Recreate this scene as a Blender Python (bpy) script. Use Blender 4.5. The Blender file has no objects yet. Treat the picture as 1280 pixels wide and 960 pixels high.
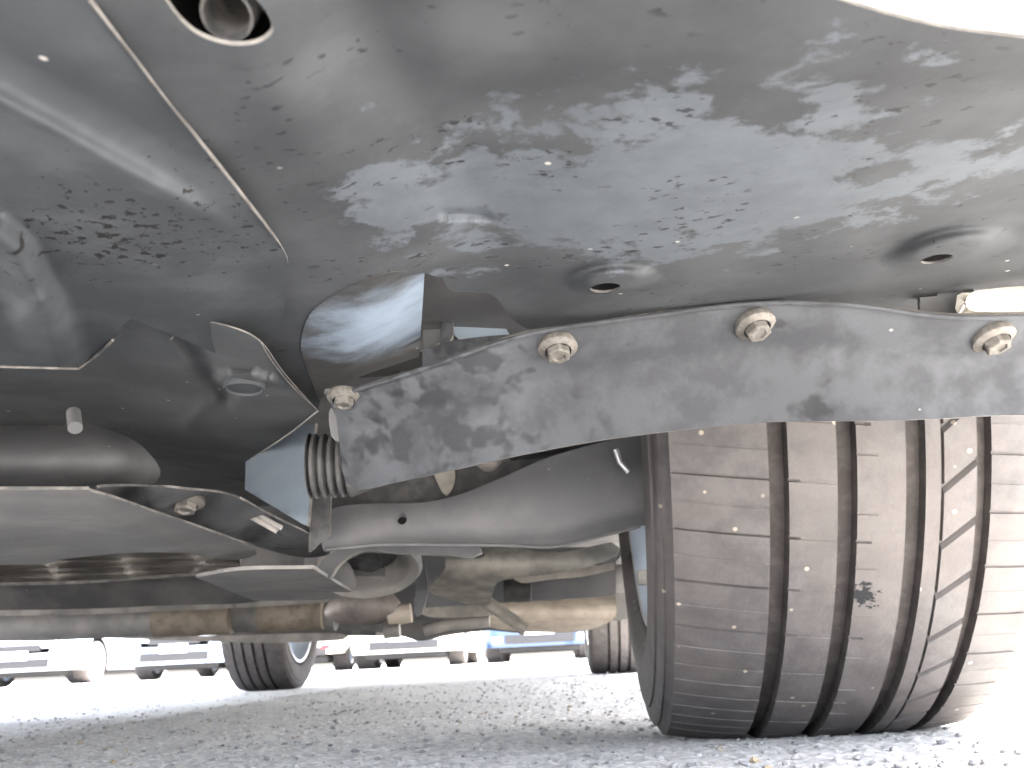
import bpy, bmesh, math, random
import numpy as np
from mathutils import Vector, Matrix
from mathutils.geometry import delaunay_2d_cdt

random.seed(7)
RNG = np.random.default_rng(7)
S = bpy.context.scene
COL = S.collection

# ------------------------------------------------------------------ camera
FPX, PITCH, ROLL, YAW, CAMH = 1159.5, .2859, -.0500, -.0249, .0775
def _basis():
    cp, sp, cy, sy = math.cos(PITCH), math.sin(PITCH), math.cos(YAW), math.sin(YAW)
    fw = np.array([sy*cp, cy*cp, sp]); r = np.array([cy, -sy, 0.]); u = np.cross(r, fw)
    c, s = math.cos(ROLL), math.sin(ROLL)
    return fw, c*r + s*u, -s*r + c*u
FW, RT, UP = _basis()
CAM = np.array([0, 0, CAMH])
cd = bpy.data.cameras.new('camera'); cam = bpy.data.objects.new('camera', cd); COL.objects.link(cam)
cam.matrix_world = Matrix(((RT[0], UP[0], -FW[0], CAM[0]), (RT[1], UP[1], -FW[1], CAM[1]),
                           (RT[2], UP[2], -FW[2], CAM[2]), (0, 0, 0, 1)))
cd.sensor_width = 36; cd.lens = 36*FPX/1280
cd.clip_start = .005; cd.clip_end = 3000
cd.dof.use_dof = True; cd.dof.focus_distance = .42; cd.dof.aperture_fstop = 26
S.camera = cam

# ------------------------------------------------------------------ light
W = bpy.data.worlds.new('World'); S.world = W; W.use_nodes = True
nt = W.node_tree; bg = nt.nodes['Background']
sky = nt.nodes.new('ShaderNodeTexSky'); sky.sky_type = 'NISHITA'; sky.sun_disc = False
SUN = Vector((.36, .16, 1)).normalized()
elev = math.asin(SUN.z); azim = math.atan2(SUN.x, SUN.y)
sky.sun_elevation = elev; sky.sun_rotation = azim
sky.dust_density = 5.0; sky.air_density = .7; sky.ozone_density = .6
hs = nt.nodes.new('ShaderNodeHueSaturation'); hs.inputs['Saturation'].default_value = .62
nt.links.new(sky.outputs[0], hs.inputs['Color']); nt.links.new(hs.outputs[0], bg.inputs[0]); bg.inputs[1].default_value = .15
sd = bpy.data.lights.new('sun', 'SUN'); sd.energy = 4.0; sd.angle = math.radians(.53); sd.color = (1, .98, .955)
so = bpy.data.objects.new('sun', sd); COL.objects.link(so)
so.rotation_euler = SUN.to_track_quat('Z', 'Y').to_euler()
S.view_settings.view_transform = 'Standard'; S.view_settings.look = 'None'
S.view_settings.exposure = 4.5; S.view_settings.gamma = 1
S.render.engine = 'CYCLES'
S.cycles.max_bounces = 10; S.cycles.diffuse_bounces = 7; S.cycles.use_denoising = True

# ------------------------------------------------------------------ materials
def newmat(name):
    m = bpy.data.materials.new(name); m.use_nodes = True
    t = m.node_tree; return m, t, t.nodes['Principled BSDF']
def N(t, kind, **kw):
    n = t.nodes.new(kind)
    for k, v in kw.items():
        if k.startswith('i_'): n.inputs[k[2:].replace('_', ' ')].default_value = v
        else: setattr(n, k, v)
    return n
def noise(t, vec, scale, detail=4, rough=.55, dist=0):
    n = N(t, 'ShaderNodeTexNoise'); n.inputs['Scale'].default_value = scale
    n.inputs['Detail'].default_value = detail; n.inputs['Roughness'].default_value = rough
    n.inputs['Distortion'].default_value = dist; t.links.new(vec, n.inputs['Vector']); return n.outputs['Fac']
def ramp(t, fac, a, b):
    n = N(t, 'ShaderNodeMapRange'); n.interpolation_type = 'SMOOTHSTEP'
    n.inputs['From Min'].default_value = a; n.inputs['From Max'].default_value = b
    t.links.new(fac, n.inputs['Value']); return n.outputs['Result']
def mixc(t, fac, a, b):
    n = N(t, 'ShaderNodeMix'); n.data_type = 'RGBA'
    if isinstance(fac, float): n.inputs[0].default_value = fac
    else: t.links.new(fac, n.inputs[0])
    for k, v in ((6, a), (7, b)):
        if isinstance(v, tuple): n.inputs[k].default_value = (*v, 1)
        else: t.links.new(v, n.inputs[k])
    return n.outputs[2]
def math2(t, op, a, b=None):
    n = N(t, 'ShaderNodeMath'); n.operation = op
    for k, v in ((0, a), (1, b)):
        if v is None: continue
        if isinstance(v, (int, float)): n.inputs[k].default_value = v
        else: t.links.new(v, n.inputs[k])
    return n.outputs[0]
def bump(t, b, fac, strength, dist):
    n = N(t, 'ShaderNodeBump'); n.inputs['Strength'].default_value = strength; n.inputs['Distance'].default_value = dist
    t.links.new(fac, n.inputs['Height']); t.links.new(n.outputs[0], b.inputs['Normal'])

def worn(name, base, dust, rough=.5, scale=30., amt=(.42, .62), metal=0., specks=True, spots=None, bumps=.15, spec=.5, patches=None, flat=1.):
    """moulded plastic / metal under a film of road dust, with grit specks and drops"""
    m, t, b = newmat(name)
    co = N(t, 'ShaderNodeTexCoord').outputs['Object']
    fl = N(t, 'ShaderNodeMapping'); fl.inputs['Scale'].default_value = (1, 1, flat); t.links.new(co, fl.inputs['Vector']); co3 = co; co = fl.outputs[0]
    n1 = noise(t, co, scale, 5, .6)
    c = mixc(t, ramp(t, n1, *amt), base, dust)
    n2 = noise(t, co, scale*.28, 3, .5)
    c = mixc(t, math2(t, 'MULTIPLY', ramp(t, n2, .4, .65), .35), c, tuple(x*.55 for x in base))
    rf = None
    if patches:      # ragged blotches about given places: dried film, flecks, painted sky reflection on deflector_bracket
        cx, cy, rad, colr, thr, gain, wd, psc, det = (tuple(patches)+(34, 10)[len(patches)-7:]) if len(patches) < 9 else patches
        sub = N(t, 'ShaderNodeVectorMath'); sub.operation = 'SUBTRACT'; t.links.new(co, sub.inputs[0]); sub.inputs[1].default_value = (cx, cy, 0)
        mul = N(t, 'ShaderNodeVectorMath'); mul.operation = 'MULTIPLY'; t.links.new(sub.outputs[0], mul.inputs[0]); mul.inputs[1].default_value = (1/rad[0], 1/rad[1], 0)
        ln = N(t, 'ShaderNodeVectorMath'); ln.operation = 'LENGTH'; t.links.new(mul.outputs[0], ln.inputs[0])
        nn = noise(t, co, psc, det, .66, .15 if det > 3 else 0)
        v = math2(t, 'SUBTRACT', math2(t, 'MULTIPLY', nn, gain), math2(t, 'MULTIPLY', ln.outputs['Value'], .62))
        k = ramp(t, v, thr-wd, thr+wd)
        nb = noise(t, co, 60, 5, .6)
        c = mixc(t, k, c, mixc(t, ramp(t, nb, .35, .7), colr, tuple(x*.82 for x in colr)))
        rf = k
    if spots:        # dark drops
        sx, a, b_ = spots
        mp = N(t, 'ShaderNodeMapping'); mp.inputs['Scale'].default_value = (1, 1.7, 1); mp.inputs['Rotation'].default_value = (0, 0, .5)
        t.links.new(co, mp.inputs['Vector'])
        n3 = noise(t, mp.outputs[0], sx, 3, .5)
        n4 = noise(t, co, sx*.14, 2, .5)
        f = math2(t, 'MULTIPLY', ramp(t, n3, a, a+(.03 if sx > 100 else .10)), ramp(t, n4, b_, b_+.08))
        c = mixc(t, math2(t, 'MULTIPLY', f, .85), c, tuple(x*.3 for x in base))
    if specks:
        vo = N(t, 'ShaderNodeTexVoronoi'); vo.inputs['Scale'].default_value = 130; t.links.new(co, vo.inputs['Vector'])
        f = ramp(t, vo.outputs['Distance'], .16, .08)
        sep = N(t, 'ShaderNodeSeparateColor'); t.links.new(vo.outputs['Color'], sep.inputs[0])
        f = math2(t, 'MULTIPLY', f, ramp(t, sep.outputs[0], .955, .975))
        c = mixc(t, f, c, (.36, .35, .32))
    t.links.new(c, b.inputs['Base Color'])
    b.inputs['Metallic'].default_value = metal
    nr = noise(t, co, scale*1.3, 4, .6)
    r = N(t, 'ShaderNodeMapRange'); r.inputs['To Min'].default_value = rough-.1; r.inputs['To Max'].default_value = rough+.14
    t.links.new(nr, r.inputs['Value']); t.links.new(r.outputs[0], b.inputs['Roughness'])
    b.inputs['Specular IOR Level'].default_value = spec
    bump(t, b, noise(t, co, 420, 4, .7), bumps, .0006)
    return m

def simple(name, col, rough=.5, metal=0., coat=0., trans=0.):
    m, t, b = newmat(name)
    co = N(t, 'ShaderNodeTexCoord').outputs['Object']
    c = mixc(t, ramp(t, noise(t, co, 9, 4), .35, .7), col, tuple(x*.88 for x in col))
    t.links.new(c, b.inputs['Base Color'])
    b.inputs['Roughness'].default_value = rough; b.inputs['Metallic'].default_value = metal
    b.inputs['Coat Weight'].default_value = coat; b.inputs['Transmission Weight'].default_value = trans
    return m

M = {}
M['hole_dark'] = simple('light_blocker_black', (.012, .012, .012), .9)  # near black, so the openings it backs look deeply shaded
M['bolt'] = worn('plated_bolt_steel', (.11, .103, .092), (.185, .172, .152), .65, 180, (.4, .6), .25, False)
M['edge'] = worn('dusty_moulded_edge', (.09, .085, .08), (.17, .16, .145), .7, 90, (.4, .6), 0, False)
M['floor'] = worn('underbody_black', (.08, .08, .083), (.15, .145, .138), .6, 12)
M['paint'] = simple('white_body_paint', (.80, .76, .66), .25, 0, .6)

# ------------------------------------------------------------------ picture rays and mesh helpers
def ray(px, py):
    px = np.asarray(px, float); py = np.asarray(py, float)
    d = FW[None]*FPX + RT[None]*(px.reshape(-1, 1)-640) - UP[None]*(py.reshape(-1, 1)-480)
    return d
def at_plane(px, py, n, p0):
    d = ray(px, py); n = np.array(n, float)
    t = ((np.array(p0, float)-CAM)@n)/(d@n) if np.ndim(p0) == 1 else ((p0-CAM)@n)/(d@n)
    return CAM + d*np.reshape(t, (-1, 1))
def at_z(px, py, z, sx=0., sy=0.):
    """where the line of sight meets z = z + sx*X + sy*Y"""
    d = ray(px, py); z = np.broadcast_to(z, (len(d),))
    t = (z - CAM[2])/(d[:, 2]-sx*d[:, 0]-sy*d[:, 1])
    return CAM + d*t[:, None]
def at_y(px, py, y):
    d = ray(px, py); y = np.broadcast_to(y, (len(d),)); t = y/d[:, 1]
    return CAM + d*t[:, None]
def V1(a): return Vector(a[0])

def smooth(pts, closed=True, n=6):
    """Catmull-Rom through the points; a third value 1 marks a corner"""
    P = [(p[0], p[1]) for p in pts]; C = [len(p) > 2 for p in pts]; L = len(P); out = []
    rng = range(L) if closed else range(L-1)
    for i in rng:
        p1, p2 = np.array(P[i], float), np.array(P[(i+1) % L], float)
        p0 = p1-(p2-p1) if C[i] or (not closed and i == 0) else np.array(P[i-1], float)
        p3 = p2+(p2-p1) if C[(i+1) % L] or (not closed and i == L-2) else np.array(P[(i+2) % L], float)
        if C[i] and C[(i+1) % L]:
            out.append(tuple(p1)); 
            continue
        k = max(2, min(n, int(np.hypot(*(p2-p1))/6)))
        for j in range(k):
            t = j/k
            q = .5*((2*p1)+(-p0+p2)*t+(2*p0-5*p1+4*p2-p3)*t*t+(-p0+3*p1-3*p2+p3)*t**3)
            out.append(tuple(q))
    if not closed: out.append(P[-1])
    return out
def inside(x, y, poly):
    r = np.zeros(len(x), bool); P = np.array(poly); j = len(P)-1
    for i in range(len(P)):
        c = ((P[i, 1] > y) != (P[j, 1] > y))
        with np.errstate(divide='ignore', invalid='ignore'):
            xi = (P[j, 0]-P[i, 0])*(y-P[i, 1])/(P[j, 1]-P[i, 1]+1e-12)+P[i, 0]
        r ^= c & (x < xi); j = i
    return r
def dist_line(x, y, pts):
    """distance to a polyline and the side of it (+ = right of travel on the page)"""
    best = np.full(len(x), 1e9); side = np.ones(len(x))
    for (x0, y0), (x1, y1) in zip(pts[:-1], pts[1:]):
        dx, dy = x1-x0, y1-y0; L = dx*dx+dy*dy+1e-9
        t = np.clip(((x-x0)*dx+(y-y0)*dy)/L, 0, 1)
        d = np.hypot(x-x0-t*dx, y-y0-t*dy)
        s = np.sign(dx*(y-y0)-dy*(x-x0)+1e-9)
        k = d < best-1e-6; best = np.where(k, d, best); side = np.where(k, s, side)
    return best, side
def sstep(a, b, x):
    t = np.clip((x-a)/(b-a), 0, 1); return t*t*(3-2*t)
def seg_resample(poly, step):
    out = []
    L = len(poly)
    for i in range(L):
        a, b = poly[i], poly[(i+1) % L]
        k = max(1, int(math.hypot(b[0]-a[0], b[1]-a[1])/step))
        for j in range(k): out.append((a[0]+(b[0]-a[0])*j/k, a[1]+(b[1]-a[1])*j/k))
    return out

def link(name, me, mats, parent=None, label=None, kind=None):
    o = bpy.data.objects.new(name, me); COL.objects.link(o)
    for m in (mats if isinstance(mats, (list, tuple)) else [mats]): me.materials.append(m)
    if parent is not None: o.parent = parent
    if label: o['label'] = label
    if kind: o['kind'] = kind
    return o
def raw(name, verts, faces, mats, parent=None, smooth_=True, midx=None, angle=40, **kw):
    me = bpy.data.meshes.new(name); me.from_pydata([tuple(v) for v in verts], [], [tuple(f) for f in faces]); me.update()
    if midx is not None: me.polygons.foreach_set('material_index', midx)
    if smooth_:
        me.polygons.foreach_set('use_smooth', [True]*len(me.polygons)); me.set_sharp_from_angle(angle=math.radians(angle))
    return link(name, me, mats, parent, **kw)

def sheet(name, outline, surf, mat, parent, step=9., thick=.0025, holes=(), edge=M['edge'], refine=(), label=None, angle=50):
    """a moulded sheet with real thickness. outline is the sheet's border as sighted from the camera, surf(px,py)
    gives each sighted point its place in the world, holes are openings cut through it."""
    loops = [seg_resample(outline, step)] + [seg_resample(h, step*.6) for h in holes]
    allp, edges = [], []
    for l in loops:
        b = len(allp); allp += l; edges += [(b+i, b+(i+1) % len(l)) for i in range(len(l))]
    P = np.array(outline); x0, y0 = P.min(0); x1, y1 = P.max(0)
    gx, gy = np.meshgrid(np.arange(x0, x1, step), np.arange(y0, y1, step)); gx = gx.astype(float); gy = gy.astype(float); gx[1::2] += step/2
    gx, gy = gx.ravel(), gy.ravel()
    k = inside(gx, gy, outline)
    for h in holes: k &= ~inside(gx, gy, h)
    gx, gy = gx[k], gy[k]
    for cx, cy, rx, ry, st in refine:
        o_ = ((gx-cx)/rx)**2+((gy-cy)/ry)**2 > 1; gx, gy = gx[o_], gy[o_]
        qx, qy = np.meshgrid(np.arange(cx-rx, cx+rx, st), np.arange(cy-ry, cy+ry, st)); qx = qx.astype(float); qy = qy.astype(float); qx[1::2] += st/2
        qx, qy = qx.ravel(), qy.ravel(); o_ = (((qx-cx)/rx)**2+((qy-cy)/ry)**2 < 1) & inside(qx, qy, outline)
        for h in holes: o_ &= ~inside(qx, qy, h)
        gx = np.concatenate([gx, qx[o_]]); gy = np.concatenate([gy, qy[o_]])
    for l in loops:
        d, _ = dist_line(gx, gy, l+[l[0]]); k = d > (step*.45 if l is loops[0] else 1.0); gx, gy = gx[k], gy[k]
    pts = [Vector(p) for p in allp] + [Vector(p) for p in zip(gx, gy)]
    vo, eo, fo, ov, _, _ = delaunay_2d_cdt(pts, edges, [], 0, 1e-5)
    vo = np.array([tuple(v) for v in vo]); F = np.array([f for f in fo if len(f) == 3])
    c = vo[F].mean(1); k = inside(c[:, 0], c[:, 1], loops[0])
    for h in loops[1:]: k &= ~inside(c[:, 0], c[:, 1], h)
    F = F[k]
    Wp = surf(vo[:, 0], vo[:, 1])
    a, b, cc = Wp[F[:, 0]], Wp[F[:, 1]], Wp[F[:, 2]]
    nf = np.cross(b-a, cc-a); flip = (nf*(CAM-a)).sum(1) < 0
    F[flip] = F[flip][:, ::-1]; nf[flip] *= -1
    vn = np.zeros_like(Wp)
    for i in range(3): np.add.at(vn, F[:, i], nf)
    vn /= np.linalg.norm(vn, axis=1, keepdims=True)+1e-12
    n = len(Wp); back = Wp-vn*thick
    # boundary
    cnt = {}
    for f in F:
        for i in range(3):
            e = (int(f[i]), int(f[(i+1) % 3])); cnt[e] = 1
    bd = [e for e in cnt if (e[1], e[0]) not in cnt]
    verts = list(Wp)+list(back); faces = [tuple(f) for f in F]+[tuple(x+n for x in f[::-1]) for f in F]
    mi = [0]*len(faces)
    rv = {}
    def r(i, s):
        if (i, s) not in rv:
            rv[(i, s)] = len(verts); verts.append(Wp[i] if s == 0 else back[i])
        return rv[(i, s)]
    for e in bd:
        faces.append((r(e[1], 0), r(e[0], 0), r(e[0], 1), r(e[1], 1))); mi.append(1)
    return raw(name, verts, faces, [mat, edge], parent, midx=mi, angle=100, label=label)

def tube_data(pts, rad, seg=10, cap=True, bvert=None):
    P = [Vector(p) for p in pts]; R = rad if isinstance(rad, (list, tuple)) else [rad]*len(P)
    verts, faces = bvert if bvert else ([], [])
    b0 = len(verts); up = Vector((0, 0, 1)); prev = None
    for i, p in enumerate(P):
        d = (P[min(i+1, len(P)-1)]-P[max(i-1, 0)]).normalized()
        if prev is None:
            a = d.cross(up if abs(d.z) < .9 else Vector((1, 0, 0))).normalized()
        else: a = (prev-d*prev.dot(d)).normalized()
        prev = a; b = d.cross(a)
        for j in range(seg):
            t = 2*math.pi*j/seg; verts.append(p+(a*math.cos(t)+b*math.sin(t))*R[i])
    for i in range(len(P)-1):
        for j in range(seg):
            k = (j+1) % seg; faces.append((b0+i*seg+j, b0+i*seg+k, b0+(i+1)*seg+k, b0+(i+1)*seg+j))
    if cap:
        faces.append(tuple(b0+j for j in range(seg))[::-1]); faces.append(tuple(b0+(len(P)-1)*seg+j for j in range(seg)))
    return verts, faces
def tube(name, pts, rad, mat, parent, seg=12, cap=True, **kw):
    v, f = tube_data(pts, rad, seg, cap); return raw(name, v, f, mat, parent, **kw)
def lathe(name, c, axis, prof, mat, parent, seg=32, **kw):
    """prof: (distance along axis, radius)"""
    ax = Vector(axis).normalized(); pts = [Vector(c)+ax*p[0] for p in prof]
    a = ax.cross(Vector((0, 0, 1)) if abs(ax.z) < .9 else Vector((1, 0, 0))).normalized(); b = ax.cross(a)
    verts, faces = [], []
    for p, pr in zip(pts, prof):
        for j in range(seg):
            t = 2*math.pi*j/seg; verts.append(p+(a*math.cos(t)+b*math.sin(t))*max(pr[1], 1e-5))
    for i in range(len(prof)-1):
        for j in range(seg):
            k = (j+1) % seg; faces.append((i*seg+j, i*seg+k, (i+1)*seg+k, (i+1)*seg+j))
    return raw(name, verts, faces, mat, parent, **kw)
def bevel_box(name, c, size, mat, parent, rot=(0, 0, 0), bev=.004, **kw):
    bm = bmesh.new(); bmesh.ops.create_cube(bm, size=1)
    bmesh.ops.scale(bm, vec=size, verts=bm.verts)
    bmesh.ops.bevel(bm, geom=bm.edges[:], offset=min(bev, min(size)*.4), segments=2, profile=.6, affect='EDGES')
    from mathutils import Euler
    bmesh.ops.rotate(bm, matrix=Euler(rot).to_matrix(), verts=bm.verts); bmesh.ops.translate(bm, vec=c, verts=bm.verts)
    me = bpy.data.meshes.new(name); bm.to_mesh(me); bm.free()
    me.polygons.foreach_set('use_smooth', [True]*len(me.polygons)); me.set_sharp_from_angle(angle=math.radians(40))
    return link(name, me, mat, parent, **kw)
def empty(name, loc=(0, 0, 0), rz=0., parent=None):
    o = bpy.data.objects.new(name, None); COL.objects.link(o); o.location = loc; o.rotation_euler.z = rz; o.empty_display_size = .05
    if parent is not None: o.parent = parent
    return o
def tag(o, label, cat, group=None):
    o['label'] = label; o['category'] = cat
    if group: o['group'] = group

# ------------------------------------------------------------------ ground
def asphalt():
    m, t, b = newmat('worn_asphalt')
    co = N(t, 'ShaderNodeTexCoord').outputs['Object']
    v = N(t, 'ShaderNodeTexVoronoi'); v.inputs['Scale'].default_value = 125; v.inputs['Randomness'].default_value = 1
    t.links.new(co, v.inputs['Vector'])
    sep = N(t, 'ShaderNodeSeparateColor'); t.links.new(v.outputs['Color'], sep.inputs[0])
    c1 = mixc(t, sep.outputs[0], (.27, .25, .225), (.52, .485, .435))
    c1 = mixc(t, ramp(t, sep.outputs[1], .80, .90), c1, (.72, .68, .61))
    c1 = mixc(t, ramp(t, sep.outputs[2], .95, .98), c1, (.44, .36, .27))
    binder = mixc(t, ramp(t, v.outputs['Distance'], .32, .6), c1, (.16, .15, .138))
    c = mixc(t, math2(t, 'MULTIPLY', ramp(t, noise(t, co, 1.7, 5, .6), .40, .62), .35), binder, (.19, .185, .18))
    c = mixc(t, math2(t, 'MULTIPLY', ramp(t, noise(t, co, 60, 4, .6), .5, .7), .35), c, (.40, .385, .37))
    t.links.new(c, b.inputs['Base Color']); b.inputs['Roughness'].default_value = .6; b.inputs['Sheen Weight'].default_value = .46; b.inputs['Sheen Tint'].default_value = (1, .95, .88, 1); b.inputs['Sheen Roughness'].default_value = .5
    h = math2(t, 'ADD', math2(t, 'MULTIPLY', v.outputs['Distance'], -1.), math2(t, 'MULTIPLY', noise(t, co, 500, 3), .5))
    bump(t, b, h, .5, .0012)
    return m
M['asphalt'] = asphalt()
def axis_pts(lo, hi, fine_lo, fine_hi, st):
    a = list(np.arange(fine_lo, fine_hi, st)); s = st
    x = fine_hi
    while x < hi: a.append(x); s *= 1.22; x += s
    a.append(hi); x = fine_lo; s = st; pre = []
    while True:
        s *= 1.22; x -= s
        if x <= lo: break
        pre.append(x)
    pre.append(lo)
    return np.array(pre[::-1]+a)
def ground():
    X = axis_pts(-600, 600, -.75, .75, .0045); Y = axis_pts(-60, 1400, .45, 1.9, .0052)
    gx, gy = np.meshgrid(X, Y); near = sstep(6, 2.2, np.hypot(gx, gy))
    from mathutils import noise as mn
    z = np.zeros_like(gx)
    # aggregate: rounded stones standing a little proud of the binder
    z += RNG.normal(0, .0008, gx.shape)*near
    v = np.stack([gx.ravel(), gy.ravel(), z.ravel()], 1); nx, ny = len(X), len(Y)
    i = np.arange(nx-1)[None]+np.arange(ny-1)[:, None]*nx
    f = np.stack([i, i+1, i+1+nx, i+nx], -1).reshape(-1, 4)
    me = bpy.data.meshes.new('ground'); me.vertices.add(len(v)); me.vertices.foreach_set('co', v.ravel())
    me.loops.add(f.size); me.loops.foreach_set('vertex_index', f.ravel().astype(np.int32)); me.polygons.add(len(f))
    me.polygons.foreach_set('loop_start', np.arange(0, f.size, 4, dtype=np.int32)); me.update(calc_edges=True)
    me.polygons.foreach_set('use_smooth', [True]*len(f))
    o = link('ground', me, M['asphalt']); o['kind'] = 'structure'
ground()
def gravel():
    m, t, b = newmat('loose_grit')
    g = N(t, 'ShaderNodeTexCoord').outputs['Object']
    sn = N(t, 'ShaderNodeVectorMath'); sn.operation = 'SNAP'; t.links.new(g, sn.inputs[0]); sn.inputs[1].default_value = (.012, .012, .1)
    wn = N(t, 'ShaderNodeTexWhiteNoise'); t.links.new(sn.outputs[0], wn.inputs['Vector'])
    s = N(t, 'ShaderNodeSeparateColor'); t.links.new(wn.outputs['Color'], s.inputs[0])
    c = mixc(t, s.outputs[0], (.24, .235, .23), (.55, .53, .50)); c = mixc(t, ramp(t, s.outputs[1], .93, .96), c, (.46, .36, .24))
    t.links.new(c, b.inputs['Base Color']); b.inputs['Roughness'].default_value = .8
    bm = bmesh.new(); bmesh.ops.create_icosphere(bm, subdivisions=1, radius=1); bv = np.array([v.co[:] for v in bm.verts])
    bf = np.array([[v.index for v in f.verts] for f in bm.faces]); bm.free()
    vs, fs = [], []; n = 0
    for k in range(9000):
        y = .5+2.9*RNG.random()**1.5; x = (RNG.random()*2-1)*(.2+.62*y)-.02
        r = .0009+.0030*RNG.random()**3
        A = RNG.normal(size=(3, 3)); q, _ = np.linalg.qr(A)
        w = (bv*(1+RNG.normal(0, .13, (len(bv), 1))))@q*np.array([1, 1, .65])*r+np.array([x, y, r*.35])
        vs.append(w); fs.append(bf+n); n += len(bv)
    raw('gravel', np.concatenate(vs), np.concatenate(fs), m, None, smooth_=False, kind='stuff')
gravel()

# ------------------------------------------------------------------ wheel
def rubber(name, front=True):
    m, t, b = newmat(name)
    co = N(t, 'ShaderNodeTexCoord').outputs['Object']
    c = mixc(t, ramp(t, noise(t, co, 45, 6, .65), .35, .65), (.076, .071, .071), (.112, .105, .104))
    c = mixc(t, math2(t, 'MULTIPLY', ramp(t, noise(t, co, 9, 4, .6), .42, .62), .5), c, (.125, .11, .102))
    # grit caught on the tread
    vo = N(t, 'ShaderNodeTexVoronoi'); vo.inputs['Scale'].default_value = 105; t.links.new(co, vo.inputs['Vector'])
    sep = N(t, 'ShaderNodeSeparateColor'); t.links.new(vo.outputs['Color'], sep.inputs[0])
    f = math2(t, 'MULTIPLY', ramp(t, vo.outputs['Distance'], .22, .12), ramp(t, sep.outputs[0], .91, .94))
    c = mixc(t, f, c, (.38, .33, .27))
    if front:
        # a patch of fresh tar / torn rubber on the centre rib
        sub = N(t, 'ShaderNodeVectorMath'); sub.operation = 'DISTANCE'; t.links.new(co, sub.inputs[0]); sub.inputs[1].default_value = (-.010, -.244, -.2145)
        k = math2(t, 'SUBTRACT', noise(t, co, 170, 6, .7), math2(t, 'MULTIPLY', sub.outputs['Value'], 18.0))
        k = ramp(t, k, .34, .38)
        c = mixc(t, k, c, (.018, .02, .022))
        r = N(t, 'ShaderNodeMapRange'); r.inputs['To Min'].default_value = .72; r.inputs['To Max'].default_value = .25
        t.links.new(k, r.inputs['Value']); t.links.new(r.outputs[0], b.inputs['Roughness'])
    else: b.inputs['Roughness'].default_value = .75
    t.links.new(c, b.inputs['Base Color'])
    bump(t, b, noise(t, co, 300, 5, .7), .4, .0012)
    return m
M['rubber'] = rubber('dusty_tyre_rubber'); M['rubber2'] = rubber('tyre_rubber', False)
M['groove'] = worn('groove_rubber', (.066, .059, .057), (.095, .086, .082), .75, 70, specks=False, spec=.2)
M['alloy'] = simple('painted_alloy', (.70, .77, .84), .45, .1)
M['rimlip'] = simple('bright_rim_lip', (.72, .72, .72), .3, .6)
M['disc'] = worn('brake_disc_steel', (.25, .22, .20), (.33, .25, .18), .4, 40, (.4, .6), .8, False)

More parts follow.
